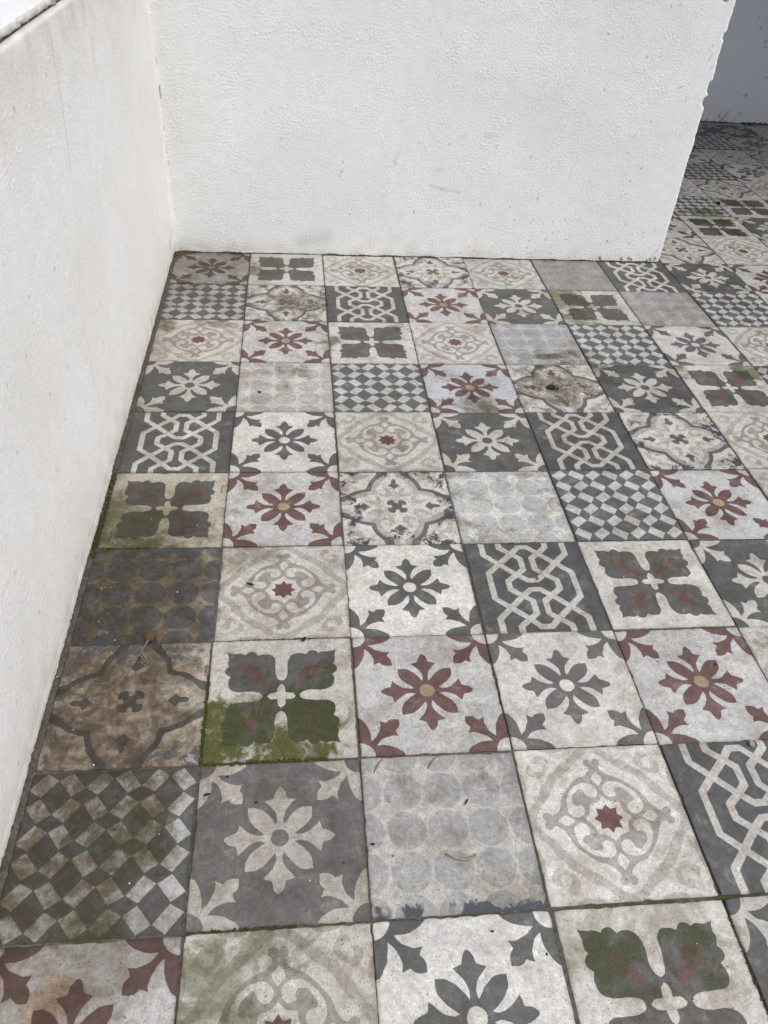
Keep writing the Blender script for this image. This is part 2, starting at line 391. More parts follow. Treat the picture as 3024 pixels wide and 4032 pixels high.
TS = 0.0991          # half tile in metres (joint about 2.8 mm)
def tile_mesh(name, layers, seed):
    r = random.Random(seed)
    # wobble of the hand-poured outlines
    ph = [r.uniform(0, 6.28) for _ in range(8)]
    def wob(x, y):
        return (x + .0035 * math.sin(17 * y + ph[0]) + .0022 * math.sin(41 * x + 29 * y + ph[1]) + .0015 * math.sin(83 * y - 60 * x + ph[4]),
                y + .0035 * math.sin(15 * x + ph[2]) + .0022 * math.sin(37 * y - 31 * x + ph[3]) + .0015 * math.sin(79 * x + 66 * y + ph[5]))
    lay = [(c, [wob(*p) for p in poly]) for c, poly in layers]
    border = []
    nb = 26; i0 = 0.988
    for k in range(4):
        for i in range(nb):
            t = -1 + 2 * i / nb
            j = r.gauss(0, .0018) - (r.random() < .10) * r.uniform(.004, .016)
            p = (t * i0, i0 + j)
            if i == 0: q_ = r.choice((.005, .006, .008, .014)); p = (-i0 + q_, i0 - q_ * .8)
            border += rot([p], (4 - k) % 4)
    V = [Vector(p) for p in border]; E = [(i, (i + 1) % len(border)) for i in range(len(border))]
    for c, poly in lay:
        poly = [p for p in poly]
        b = len(V); V += [Vector(p) for p in poly]; E += [(b + i, b + (i + 1) % len(poly)) for i in range(len(poly))]
    vo, eo, fo, *_ = delaunay_2d_cdt(V, E, [], 0, 1e-5)
    cen = np.array([[sum(vo[i].x for i in f) / len(f), sum(vo[i].y for i in f) / len(f)] for f in fo])
    keep = in_poly(cen[:, 0], cen[:, 1], border)
    reg = np.zeros(len(fo))
    for c, poly in lay: reg[in_poly(cen[:, 0], cen[:, 1], poly)] = c
    bm = bmesh.new(); fl = bm.faces.layers.float.new('region')
    used = {}
    def vert(i):
        if i not in used: used[i] = bm.verts.new((vo[i].x * TS, vo[i].y * TS, 0))
        return used[i]
    for f, k, g in zip(fo, keep, reg):
        if not k: continue
        try: fc = bm.faces.new([vert(i) for i in f])
        except ValueError: continue
        fc[fl] = g
        if fc.normal.z < 0: pass
    bm.normal_update()
    for f in bm.faces:
        if f.normal.z < 0: f.normal_flip()
    # worn arris and sides
    for (dz, grow) in ((-.0009, .0009), (-.009, .0002)):
        be = [e for e in bm.edges if len(e.link_faces) == 1]
        par = {e: e.link_faces[0][fl] for e in be}
        vm = {}
        for e in be:
            for v in e.verts:
                if v not in vm:
                    s = Vector((v.co.x, v.co.y, 0)); m = max(abs(s.x), abs(s.y))
                    d = Vector((math.copysign(1, s.x) if abs(s.x) > m * .985 else 0, math.copysign(1, s.y) if abs(s.y) > m * .985 else 0, 0))
                    vm[v] = bm.verts.new(v.co + d * grow + Vector((0, 0, dz)))
        for e in be:
            lp = e.link_loops[0]; a, b = lp.vert, lp.link_loop_next.vert
            fc = bm.faces.new([b, a, vm[a], vm[b]]); fc[fl] = par[e]
    me = bpy.data.meshes.new(name); bm.normal_update(); bm.to_mesh(me); bm.free()
    return me

PATS = dict(F=pat_flower(), L=pat_leaf(), S=pat_star(), Q=pat_quatrefoil(), O=pat_circles(), D=pat_checks(), K=pat_knot())
WHITE = (.49, .482, .46)
DARK = (.079, .080, .079)
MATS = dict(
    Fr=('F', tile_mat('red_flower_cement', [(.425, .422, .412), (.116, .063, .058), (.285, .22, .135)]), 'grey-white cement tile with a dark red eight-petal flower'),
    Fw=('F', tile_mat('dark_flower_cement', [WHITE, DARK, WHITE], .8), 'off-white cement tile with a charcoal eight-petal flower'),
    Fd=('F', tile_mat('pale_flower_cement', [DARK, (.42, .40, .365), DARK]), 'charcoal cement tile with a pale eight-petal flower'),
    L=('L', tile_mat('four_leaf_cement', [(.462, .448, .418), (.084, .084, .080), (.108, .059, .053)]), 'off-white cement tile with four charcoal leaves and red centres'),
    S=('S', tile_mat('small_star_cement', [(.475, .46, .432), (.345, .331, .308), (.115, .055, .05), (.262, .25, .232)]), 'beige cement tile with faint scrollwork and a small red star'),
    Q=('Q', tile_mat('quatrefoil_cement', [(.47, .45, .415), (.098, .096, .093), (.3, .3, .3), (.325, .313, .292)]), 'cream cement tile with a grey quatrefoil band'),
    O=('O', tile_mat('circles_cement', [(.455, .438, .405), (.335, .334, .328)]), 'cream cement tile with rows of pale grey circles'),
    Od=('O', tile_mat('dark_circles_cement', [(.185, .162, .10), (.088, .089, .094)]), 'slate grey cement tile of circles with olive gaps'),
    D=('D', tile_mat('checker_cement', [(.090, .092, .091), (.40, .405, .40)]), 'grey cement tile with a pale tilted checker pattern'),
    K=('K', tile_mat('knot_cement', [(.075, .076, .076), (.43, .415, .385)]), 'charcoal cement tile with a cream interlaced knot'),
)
TMESH = {}
def get_tile_mesh(kind, variant):
    k = (kind, variant)
    if k not in TMESH:
        pat, mat, _ = MATS[kind]
        key = ('base', pat, variant)
        if key not in TMESH: TMESH[key] = tile_mesh('tile_' + pat.lower(), PATS[pat], hash(pat) % 1 + ord(pat) * 7 + variant * 131)
        me = TMESH[key].copy(); me.materials.clear(); me.materials.append(mat); TMESH[k] = me
    return TMESH[k]

# ------------------------------------------------------------------ the floor
M_GROUT, T, bs = new_mat('joint_mortar')
_p = T.node('ShaderNodeNewGeometry').outputs['Position']
_n1 = T.noise(_p, 9, 4, .6); _n2 = T.noise(_p, 160, 6, .75)
_c = T.mix(T.ss(_n2, .3, .7), (.050, .045, .039, 1), (.125, .115, .10, 1))
_c = T.mix(T.math('MULTIPLY', T.ss(_n1, .50, .66), .85), _c, (.045, .052, .014, 1))
T.put(bs.inputs['Base Color'], _c); bs.inputs['Roughness'].default_value = .95; bs.inputs['Specular IOR Level'].default_value = .1
T.put(bs.inputs['Normal'], T.bump(_n2, .6, .002))

floor = link('floor', box_mesh('floor', -.212, 4.2, -3.4, 1.66, -.12, -.0022), M_GROUT)
floor['kind'] = 'structure'
M_GROUND = simple_mat('bare_earth', (.09, .08, .065), (.14, .125, .10), 6, .95, .4, .01)
gr = link('ground', box_mesh('ground', -60, 60, -60, 60, -.42, -.40), M_GROUND); gr['kind'] = 'structure'

MAP = {   # rows run from the partition wall towards the viewer, columns from the parapet to the right
    0: 'Fr L S Q S O K Fd Fr S', 1: 'D Q K Fr Fd L O D Q Fw', 2: 'S Fr L S O D Fw S K L', 3: 'Fd O D Fr Q Fd L D Fr Q',
    4: 'K Fw S Fd K Q S O Fd D', 5: 'L Fr Q O D Fr S K L S', 6: 'Od S Fw K L Fd Q Fw S O', 7: 'Q L Fr Fw Fr S D L Q Fr',
    8: 'D Fd O S K Q Fd O S K', 9: 'Fr S Fw L Fd D S Fr D Q', 10: 'K D Q O S L K S Fw L', 11: 'S L Fd D Fr O Q L S O',
}
FARMAP = {  # columns 7.. beyond the partition
    -1: 'Q S O Fw D L K', -2: 'Fr L Fd S K O Q', -3: 'O D L Fr S Fw D', -4: 'K S Q S D L Fd', -5: 'Fw S D Fw Q K S',
    -6: 'D O Fw S Q Fr L', -7: 'Q K Fd D Fr S O', -8: 'L Fr O Fd Fd S Fw', -9: 'S D L Q O Fr K'}
PROP = {
    (0, 0): dict(tint=(-.30, -.29, -.28)), (0, 1): dict(brown_a=(-.95, -.1, .45)), (0, 5): dict(fade=.45, tint=(-.2, -.2, -.2)), (1, 6): dict(fade=.35, tint=(-.1, -.09, -.07)),
    (1, 0): dict(tint=(-.18, -.20, -.22)), (1, 1): dict(crust=(.55, .12, .42), navy=.8, brown_a=(.1, -.1, .6)), (2, 0): dict(brown_a=(-.95, .85, .45), brown_b=(.5, .95, .2), tint=(0.0, -.02, -.06)),
    (1, 5): dict(moss=.75, moss_a=(-.8, .5, .75), moss_b=(-.6, -.9, .5)), (2, 2): dict(brown_a=(-.95, 0, .3), brown_b=(.7, .8, .3)),
    (0, 3): dict(navy=1.0), (2, 4): dict(tint=(-.12, -.09, -.04), brown_a=(.35, -.75, .42)), (3, 4): dict(crust=(.35, -.02, .40), brown_a=(.0, .1, .75), navy=.6), (2, 6): dict(fade=.16),
    (2, 1): dict(brown_a=(.95, 0, .28)), (3, 3): dict(tint=(-.06, -.03, .03), brown_a=(0, -.7, .55)), (3, 5): dict(brown_a=(-.9, .5, .42)), (3, 6): dict(moss=.75, moss_a=(.8, .75, .42), moss_b=(-.95, .8, .3)),
    (3, 1): dict(brown_a=(.2, .6, .3), tint=(.02, .01, 0)), (4, 5): dict(navy=1.0, tint=(.06, .06, .06)), (4, 1): dict(tint=(.10, .09, .08)), (4, 2): dict(tint=(-.10, -.11, -.12)),
    (5, 0): dict(moss=.72, moss_a=(-1.0, -.2, .62), moss_b=(-.5, -1.05, .50), moss_c=(-.4, -.3, .5), tint=(-.16, -.19, -.26)),
    (5, 2): dict(navy=1.0), (5, 3): dict(tint=(.10, .12, .13), navy=.4), (5, 4): dict(tint=(.06, .07, .08)), (5, 5): dict(tint=(.0, .015, .04)),  # bluish tile tones, with reflected sky painted into these tints
    (6, 0): dict(navy=.7), (6, 1): dict(moss=.35, moss_a=(-.7, .9, .35), tint=(-.06, -.07, -.08)),
    (6, 2): dict(tint=(.06, .05, .04)), (6, 4): dict(moss=.32, moss_dark=.6, moss_a=(-.4, .55, .32), moss_b=(.5, .6, .32), moss_c=(.97, .95, .25), tint=(.06, .06, .06)),
    (7, 0): dict(navy=.8, tint=(-.18, -.24, -.31)),
    (7, 1): dict(moss=1.0, moss_a=(-1.02, -.70, .80), moss_b=(.0, -1.05, .74), moss_c=(.50, -.40, .72), tint=(-.05, -.06, -.08)),
    (7, 2): dict(tint=(.02, .02, .02)), (7, 3): dict(fade=.14, tint=(.10, .09, .08)), (7, 4): dict(tint=(.03, .03, .03)),
    (8, 0): dict(moss=.42, moss_a=(.25, .0, .42), moss_b=(.0, -.75, .42), brown_a=(-.8, .1, 1.62), tint=(.0, .0, .0)), (8, 1): dict(fade=.24, tint=(-.06, -.07, -.08)),
    (8, 2): dict(navy=.25, glaze=.95, fade=.12, tint=(-.02, -.02, -.02)), (8, 3): dict(tint=(.08, .08, .08)), (8, 4): dict(tint=(.10, .10, .11)),
    (9, 0): dict(ochre=(-.40, .40, .26), tint=(.0, .0, .01)), (9, 1): dict(moss=.62, moss_a=(-.60, .55, .50), moss_b=(-.15, .92, .42), tint=(-.08, -.08, -.11)),
    (9, 2): dict(tint=(.06, .06, .06)), (9, 3): dict(moss=.85, moss_dark=.7, moss_a=(-.55, .42, .44), moss_b=(.40, .80, .36), tint=(.03, .02, .01)),
    (-2, 8): dict(moss=.9, moss_dark=.7, moss_a=(-.2, .5, .55), moss_b=(.4, .5, .45), moss_c=(.3, -.5, .35)), (-3, 8): dict(moss=.7, moss_a=(.1, -.7, .5)), (-3, 9): dict(moss=.6, moss_a=(-.5, .5, .5)),
}
ROT = {(5, 4): 1, (2, 5): 1, (1, 7): 1, (-3, 8): 1, (-5, 9): 1, (-7, 10): 1}
rt = random.Random(3)
def place_tile(r, c, kind):
    me = get_tile_mesh(kind, rt.randint(0, 2))
    k = ROT.get((r, c), rt.randint(0, 3) if kind not in ('K', 'D') else 0)
    o = link('tile', me, None, floor, ((c - .5) * .2 + rt.gauss(0, .0006), -(r + .5) * .2 + rt.gauss(0, .0006), rt.uniform(-.0010, .0009)),
             (rt.gauss(0, .0030), rt.gauss(0, .0030), k * math.pi / 2 + rt.gauss(0, .0018)))
    for a, v in PROP.get((r, c), {}).items(): o[a] = v
    o['label'] = MATS[kind][2]
for r, row in MAP.items():
    for c, kind in enumerate(row.split()): place_tile(r, c, kind)
for r, row in FARMAP.items():
    for i, kind in enumerate(row.split()): place_tile(r, 7 + i, kind)

# ------------------------------------------------------------------ plastered walls
def grid_mesh(name, P, dirt=None, stain=None, wrap=None):
    h, w = P.shape[:2]
    me = bpy.data.meshes.new(name)
    idx = np.arange(h * w).reshape(h, w)
    q = np.stack([idx[:-1, :-1], idx[:-1, 1:], idx[1:, 1:], idx[1:, :-1]], -1).reshape(-1, 4)
    me.vertices.add(h * w); me.vertices.foreach_set('co', P.reshape(-1).astype(np.float32))
    me.loops.add(q.size); me.loops.foreach_set('vertex_index', q.reshape(-1).astype(np.int32))
    me.polygons.add(len(q)); me.polygons.foreach_set('loop_start', (np.arange(len(q)) * 4).astype(np.int32))
    me.polygons.foreach_set('loop_total', np.full(len(q), 4, np.int32))
    me.polygons.foreach_set('use_smooth', np.ones(len(q), bool))
    for nm, a in (('dirt', dirt), ('stain', stain)):
        at = me.attributes.new(nm, 'FLOAT', 'POINT')
        at.data.foreach_set('value', (np.zeros(h * w) if a is None else np.clip(a, 0, 1).reshape(-1)).astype(np.float32))
    me.update(); me.validate(); return me

def strokes(U, Vv, pts, width, amt, arr):
    """darken arr along a polyline given in (u,v) metres"""
    for (a, b), (c, d) in zip(pts[:-1], pts[1:]):
        L2 = (c - a) ** 2 + (d - b) ** 2 + 1e-12
        t = np.clip(((U - a) * (c - a) + (Vv - b) * (d - b)) / L2, 0, 1)
        dist = np.hypot(U - a - t * (c - a), Vv - b - t * (d - b))
        np.maximum(arr, amt * np.exp(-(dist / width) ** 2), out=arr)
def plaster_relief(h, w, px, seed):
    a = band(h, w, px, .0060, seed, .85, 1.15); b = band(h, w, px, .0048, seed + 1, 1.3, .85); g = band(h, w, px, .05, seed + 2); big = band(h, w, px, .25, seed + 3)
    blob = np.maximum(a - .1, -.25) * (0.75 + .35 * np.tanh(g))
    return (.00040 * blob + .00014 * b) * (.72 + .28 * np.tanh(1.5 * band(h, w, px, .11, seed + 9))) + .00006 * g + .0005 * big

M_WALL = plaster_mat('white_roughcast_paint', (.725, .738, .741), (.705, .710, .697))
M_WALL2 = plaster_mat('old_white_roughcast_paint', (.745, .745, .73), (.715, .71, .685))
M_FAR = plaster_mat('weathered_white_paint', (.77, .79, .83), (.74, .76, .795), (.03, .028, .027))
M_CORE = simple_mat('grey_render_core', (.20, .19, .175), (.34, .325, .30), 90, .95, .6, .002)
M_JOINT = simple_mat('dirty_bedding_mortar', (.055, .05, .042), (.15, .138, .12), 120, .95, .6, .002)
M_TOP = plaster_mat('clean_white_coping_paint', (.70, .70, .705), (.66, .66, .66))

# --- parapet on the left, its face looks along +x
PX = .0025
ny, nz = int(2.75 / PX), int(.689 / PX)
yy = np.linspace(-2.75, .02, ny); zz = np.linspace(0, 1, nz)
Yg, Zn = np.meshgrid(yy, zz)
rag = .0012 + .0016 * np.abs(band(1, ny, PX, .02, 21)[0]) + .0012 * np.abs(band(1, ny, PX, .12, 22)[0])
Zg = rag[None, :] + Zn * (.6885 - rag[None, :])
rel = plaster_relief(nz, ny, PX, 40) * .8
lip = .0007 * sstep(-Zg, -.016, -.009) * (0.7 + .3 * np.tanh(band(1, ny, PX, .09, 23)[0]))[None, :] - .0003 * np.exp(-((Zg - .019) / .004) ** 2)
lip *= sstep(-Yg, .85, 1.05)
fil = .009 * np.exp(-(np.maximum(-Yg, 0)) / .010)
Xg = -.2070 + rel + lip + fil
Xg += -.004 * np.exp(-((.6885 - Zg) / .004) ** 2)
dirt = np.zeros_like(Xg); stain = np.zeros_like(Xg)
crack = [(-.874, .687), (-.87, .66), (-.873, .625), (-.873, .575), (-.884, .528), (-.894, .489), (-.905, .449), (-.92, .414), (-.965, .358), (-.977, .336), (-.988, .301), (-.988, .257), (-.987, .248), (-.993, .212), (-.991, .126)]
crack = [(a + random.gauss(0, .0012), b) for a, b in crack]
strokes(Yg, Zg, crack[:6], .0014, .38, dirt); strokes(Yg, Zg, crack[5:], .0012, .20, dirt)
for s in [(-1.253, .497), (-1.072, .417), (-1.05, .423), (-1.139, .46), (-.432, .138), (-.736, .263), (-.867, .264), (-1.197, .432), (-.89, .205), (-1.337, .388), (-1.061, .189), (-.839, .057), (-1.206, .295), (-1.173, .234), (-1.361, .31), (-1.401, .343), (-1.256, .204), (-1.108, .279), (-1.255, .381), (-.986, .25), (-.628, .082), (-.365, .401), (-1.065, .666), (-.926, .626), (-1.151, .601), (-1.093, .624), (-.265, .213), (-1.435, .269), (-1.322, .169), (-1.284, .123), (-1.466, .212), (-1.437, .112), (-1.471, .168), (-1.563, .096), (-1.504, .13), (-1.27, .05), (-1.194, .028), (-1.61, .039)]:
    l = random.uniform(.0005, .004); strokes(Yg, Zg, [s, (s[0] + random.uniform(-.002, .002), s[1] - l)], random.uniform(.0011, .0016), random.uniform(.4, .9), dirt)
for _ in range(90):
    s = (random.uniform(-2.2, -.02), random.random() ** 2.2 * .55 + .004); strokes(Yg, Zg, [s, (s[0], s[1] - .001)], .0013, random.uniform(.15, .5), dirt)
for _ in range(10):      # runs below the coping joint
    y = random.uniform(-1.15, -.62); strokes(Yg, Zg, [(y, .686), (y + random.uniform(-.003, .003), .686 - random.uniform(.01, .045))], random.uniform(.003, .007), random.uniform(.03, .09), dirt)
dirt = np.maximum(dirt, .55 * np.exp(-((.6885 - Zg) / .0022) ** 2))
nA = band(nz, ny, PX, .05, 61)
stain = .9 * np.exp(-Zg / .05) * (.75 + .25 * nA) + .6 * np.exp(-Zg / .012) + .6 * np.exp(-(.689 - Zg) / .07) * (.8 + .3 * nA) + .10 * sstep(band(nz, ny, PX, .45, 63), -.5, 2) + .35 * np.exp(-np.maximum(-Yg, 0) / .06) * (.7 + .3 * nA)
dirt = np.maximum(dirt, .45 * np.exp(-Zg / .004) * (band(nz, ny, PX, .012, 62) > .7))
parapet = tag(empty('parapet_wall', (-.208, -1.3, 0)), 'low white roughcast parapet wall along the left with a vertical hairline crack', 'wall')
def part(name, me, mat, parent):
    o = link(name, me, mat, parent); o.matrix_parent_inverse = Matrix.Translation(-Vector(parent.location)) @ Matrix.Identity(4); return o
part('plaster_face', grid_mesh('parapet_plaster', np.stack([Xg, Yg, Zg], -1), dirt, stain), M_WALL2, parapet)
part('core', box_mesh('parapet_core', -.44, -.2135, -2.75, .115, -.30, .688), M_JOINT, parapet)
# coping: thin painted screed with a crumbling front arris
n2 = int(2.75 / .004); yc = np.linspace(-2.75, .11, n2); prof = []
e1 = band(1, n2, .004, .03, 71)[0]; e2 = band(1, n2, .004, .012, 72)[0]; e3 = band(1, n2, .004, .05, 73)[0]
edge = -.2122 + .0010 * e1 + .0005 * e2
rows = [np.stack([edge - .012, yc, np.full(n2, .6882)], -1), np.stack([edge - .001, yc, .6884 + 0 * yc], -1), np.stack([edge + .0005, yc, .6915 + .0006 * e3], -1),
        np.stack([edge - .0012, yc, .6950 + .0005 * e2], -1), np.stack([edge - .004, yc, .6968 + .0004 * e3], -1)]
for k in range(40):
    rows.append(np.stack([edge - .006 - k * .0055, yc, .6974 + .0004 * band(1, n2, .004, .03, 100 + k)[0]], -1))
rows.append(np.stack([edge * 0 - .445, yc, .688 + 0 * yc], -1))
PC = np.stack(rows, 0); dc = np.zeros(PC.shape[:2]); sc_ = np.zeros(PC.shape[:2])
dc[0:2] = .6; dc[2] = .34 + .16 * e3; dc[3] = .22 + .18 * e1; dc[4] = np.clip(.05 + .10 * e2, 0, 1); sc_[2:5] = .9
part('coping', grid_mesh('parapet_coping', PC, dc, sc_), M_TOP, parapet)

# --- partition straight ahead, face looks along -y
PX2 = .0019
nx, nz = int(1.40 / PX2), int(.70 / PX2)
xs = np.linspace(0, 1, nx); zs = np.linspace(0, 1, nz)
Un, Zn = np.meshgrid(xs, zs)
rag = .0022 + .0009 * np.abs(band(1, nx, PX2, .014, 31)[0]) + .0009 * band(1, nx, PX2, .08, 32)[0]; rag = np.clip(rag, .0008, .01)
Zg = rag[None, :] + Zn * (.699 - rag[None, :])
zr = np.linspace(0, .699, nz)
xe = 1.1890 + .0007 * band(1, nz, PX2, .09, 33)[0] + .00018 * band(1, nz, PX2, .012, 34)[0]
for zc, dp, wd in ((.579, .006, .010), (.465, .0095, .016), (.430, .0115, .013), (.53, .002, .010), (.30, .0012, .006), (.61, .0015, .012), (.345, .0018, .006)):
    xe -= .75 * dp * np.clip(1 - ((zr - zc) / wd) ** 2, 0, 1) ** .5
Xg = -.2135 + Un * (xe[:, None] + .2135)
rel = plaster_relief(nz, nx, PX2, 80)
smooth_edge = sstep(-Xg, -1.185, -1.05)      # the trowelled strip near the free end is flatter
rel *= (.45 + .55 * smooth_edge)
rnd_edge = .0035 * np.clip(1 - (xe[:, None] - Xg) / .006, 0, 1) ** 2
Yg = -rel + rnd_edge - .010 * np.exp(-np.maximum(Xg + .207, 0) / .008) * .6
dirt = np.zeros_like(Xg)
BS = [(.25, .253), (.248, .228), (.243, .216), (.091, .304), (.517, .191), (.566, .183), (.488, .2), (.491, .141), (.63, .155), (.655, .307), (.751, .282), (.788, .175), (.672, .238), (.854, .081), (.894, .063), (.734, .114), (.787, .057), (.784, .036), (.858, .021), (.833, .061), (.274, .117), (1.017, .062), (.449, .128), (.715, .148), (.526, .306), (.89, .571), (1.003, .528), (1.02, .344), (1.015, .3), (1.039, .229), (.927, .224), (1.02, .246), (1.015, .062), (1.12, .077), (1.084, .056), (1.172, .036), (1.052, .639), (1.03, .636), (1.062, .263), (1.054, .379), (.91, .451)]
for s in BS: strokes(Xg, Zg, [s, (s[0] + random.uniform(-.002, .002), s[1] - random.uniform(.0005, .003))], random.uniform(.0013, .0019), random.uniform(.5, .9), dirt)
for s in ((1.092, .013), (1.008, .007), (1.159, .011), (1.07, .011), (1.10, .010), (1.15, .006), (1.172, .014), (1.005, .012)): strokes(Xg, Zg, [s, (s[0] + .002, s[1] - .004)], .0034, .95, dirt)
for _ in range(90):
    s = (.55 + .64 * random.random() ** .6, .003 + .12 * random.random() ** 2); strokes(Xg, Zg, [s, (s[0] + .001, s[1])], .0014, random.uniform(.3, .85), dirt)
for _ in range(120):
    s = (random.uniform(-.2, 1.18), random.uniform(.005, .69)); strokes(Xg, Zg, [s, (s[0], s[1] - .001)], .0013, random.uniform(.15, .5), dirt)
for a, b in (((1.105, .46), (1.118, .466)), ((1.128, .471), (1.131, .473)), ((1.133, .429), (1.134, .441)), ((1.163, .525), (1.168, .54)), ((1.176, .508), (1.179, .513)), ((1.162, .554), (1.164, .561))): strokes(Xg, Zg, [a, b], .0012, .42, dirt)
for pts, wd, am in (([(.388, .25), (.389, .262), (.396, .278)], .005, .16), ([(.445, .304), (.46, .308)], .004, .10), ([(.555, .321), (.562, .326)], .007, .10), ([(.62, .329), (.65, .331)], .008, .12), ([(.495, .237), (.515, .24)], .008, .12), ([(.488, .2), (.53, .19), (.57, .185)], .004, .18), ([(.14, .034), (.21, .05)], .022, .18), ([(-.19, .03), (-.1, .012), (.2, .012)], .012, .10)): strokes(Xg, Zg, pts, wd, am, dirt)
for z, am in ((.47, .35), (.413, .8), (.404, .8), (.397, .7), (.322, .35), (.27, .25), (.239, .35)):
    strokes(Xg, Zg, [(-.1995, z), (-.199, z - .008)], .0028, am, dirt)
strokes(Xg, Zg, [(1.163, .655), (1.1635, .656)], .006, .95, dirt)
hole = .012 * np.exp(-(np.hypot(Xg - 1.163, Zg - .656) / .006) ** 4); Yg += hole
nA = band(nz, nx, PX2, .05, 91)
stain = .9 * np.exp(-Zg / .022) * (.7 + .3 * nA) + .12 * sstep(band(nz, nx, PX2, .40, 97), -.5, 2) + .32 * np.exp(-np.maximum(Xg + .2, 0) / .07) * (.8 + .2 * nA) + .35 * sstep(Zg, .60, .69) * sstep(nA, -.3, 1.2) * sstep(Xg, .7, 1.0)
dirt = np.maximum(dirt, .65 * np.exp(-Zg / .0035) * (band(nz, nx, PX2, .010, 92) > .45) * (Xg < .55))
# wrap the plaster round the free end and over the top in the same sheet (rows: bottom to top)
partition = tag(empty('partition_wall', (.5, .06, 0)), 'low white roughcast partition wall straight ahead with a chipped free end', 'wall')
part('plaster_face', grid_mesh('partition_plaster', np.stack([Xg, Yg, Zg], -1), dirt, stain), M_WALL, partition)
ne = 44; ye = np.linspace(0, 1, ne)
y0 = Yg[:, -1]; xl = Xg[:, -1]
PE = np.stack([xl[:, None] + (.0015 * np.minimum(ye * ne, 1))[None, :] + .0012 * band(nz, ne, PX2, .012, 95) * np.minimum(ye * 10, 1)[None, :], y0[:, None] * (1 - ye)[None, :] + .118 * ye[None, :], np.repeat(Zg[:, -1:], ne, 1)], -1)
part('plaster_end', grid_mesh('partition_end', PE, None, .35 * np.ones(PE.shape[:2])), M_WALL, partition)
nt = 44; yt = np.linspace(0, 1, nt)
PT = np.stack([np.repeat(Xg[-1][None, :], nt, 0), Yg[-1][None, :] * (1 - yt)[:, None] + .118 * yt[:, None], Zg[-1][None, :] + .0006 * band(nt, nx, PX2, .015, 96)], -1)
part('plaster_top', grid_mesh('partition_top', PT, None, .3 * np.ones(PT.shape[:2])), M_TOP, partition)
part('plaster_back', box_mesh('partition_back', -.212, 1.187, .1150, .1182, .002, .698), M_WALL, partition)
part('core', box_mesh('partition_core', -.2130, 1.1830, .0055, .1148, -.10, .6975), M_CORE, partition)

# --- shaded house wall beyond
nx, nz = int(3.0 / .006), int(2.5 / .006)
Xh, Zh = np.meshgrid(np.linspace(.95, 3.95, nx), np.linspace(0, 1, nz))
rg = .004 + .003 * np.abs(band(1, nx, .006, .05, 201)[0]); Zh = rg[None, :] + Zh * (2.5 - rg[None, :])
Yh = 1.632 - .0006 * band(nz, nx, .006, .02, 202) - .0012 * band(nz, nx, .006, .3, 203)
dh = np.zeros_like(Xh)
for s, w, l in (((2.115, .423), .004, .003), ((2.142, .385), .004, .008), ((2.183, .338), .004, .012), ((2.187, .313), .005, .003), ((2.17, .125), .006, .010), ((2.052, .137), .003, .002), ((2.109, .05), .004, .03), ((2.075, .034), .005, .014), ((2.095, .022), .006, .02), ((2.108, .006), .007, .004), ((2.02, .014), .005, .004), ((2.172, .048), .003, .012), ((2.151, .027), .003, .002), ((2.24, .20), .004, .01), ((2.30, .30), .004, .01)):
    strokes(Xh, Zh, [s, (s[0] - .25 * l, s[1] - l * .8)], w * .75, .7, dh)
for _ in range(24): s = (random.uniform(1.6, 3.2), random.uniform(.01, .8)); strokes(Xh, Zh, [s, (s[0], s[1] - .003)], .003, random.uniform(.15, .45), dh)
dh = np.maximum(dh, .5 * np.exp(-Zh / .008) * (band(nz, nx, .006, .02, 204) > .2))
house = tag(empty('house_wall', (2.4, 1.7, 0)), 'shaded grey-looking plaster wall in the far right corner', 'wall')
part('plaster_face', grid_mesh('house_plaster', np.stack([Xh, Yh, Zh], -1), dh, .5 * np.exp(-Zh / .10)), M_FAR, house)
part('core', box_mesh('house_core', .95, 3.95, 1.645, 1.90, -.30, 2.5), M_JOINT, house)
part('added_return', box_mesh('shade_return', 3.02, 3.30, .05, 1.628, -.01, 1.438), M_FAR, house)  # unseen return wall, added to keep light out of the far passage
# unseen slab and post added overhead to shade that corner
shade_canopy = tag(empty('added_canopy', (2.0, 1.1, 2.2)), 'flat unseen slab added above the far corner to shade it', 'shade_canopy')
part('slab', box_mesh('shade_slab', -.6, 3.30, .03, 1.63, 1.44, 1.58, bevel=.01), M_FAR, shade_canopy)
for x in (-.5,):
    part('post', box_mesh('shade_post', x - .06, x + .06,   .16, .28, -.02, 1.44, bevel=.006), M_FAR, shade_canopy)

# ------------------------------------------------------------------ litter on the tiles
M_STEM = simple_mat('dry_stem', (.10, .075, .05), (.22, .18, .13), 300, .8, .4, .0004)
M_HEAD = simple_mat('dry_seed_head', (.035, .024, .015), (.13, .085, .045), 500, .9, .8, .001)
M_LEAF = simple_mat('dead_leaf', (.055, .022, .012), (.15, .065, .035), 260, .6, .5, .0006)
M_PALE = simple_mat('bleached_leaf', (.16, .115, .075), (.30, .24, .18), 260, .7, .5, .0006)
M_CHAR = simple_mat('charred_wood', (.006, .006, .006), (.022, .021, .020), 300, .75, .8, .001)
M_SEED = simple_mat('dark_dropping', (.010, .008, .007), (.032, .025, .02), 500, .8, .6, .0006)
M_CHIP = simple_mat('white_paint_chip', (.55, .55, .54), (.7, .7, .69), 300, .8, .3, .0004)
M_SHELL = simple_mat('grey_snail_shell', (.14, .125, .11), (.33, .30, .27), 420, .5, .4, .0004)

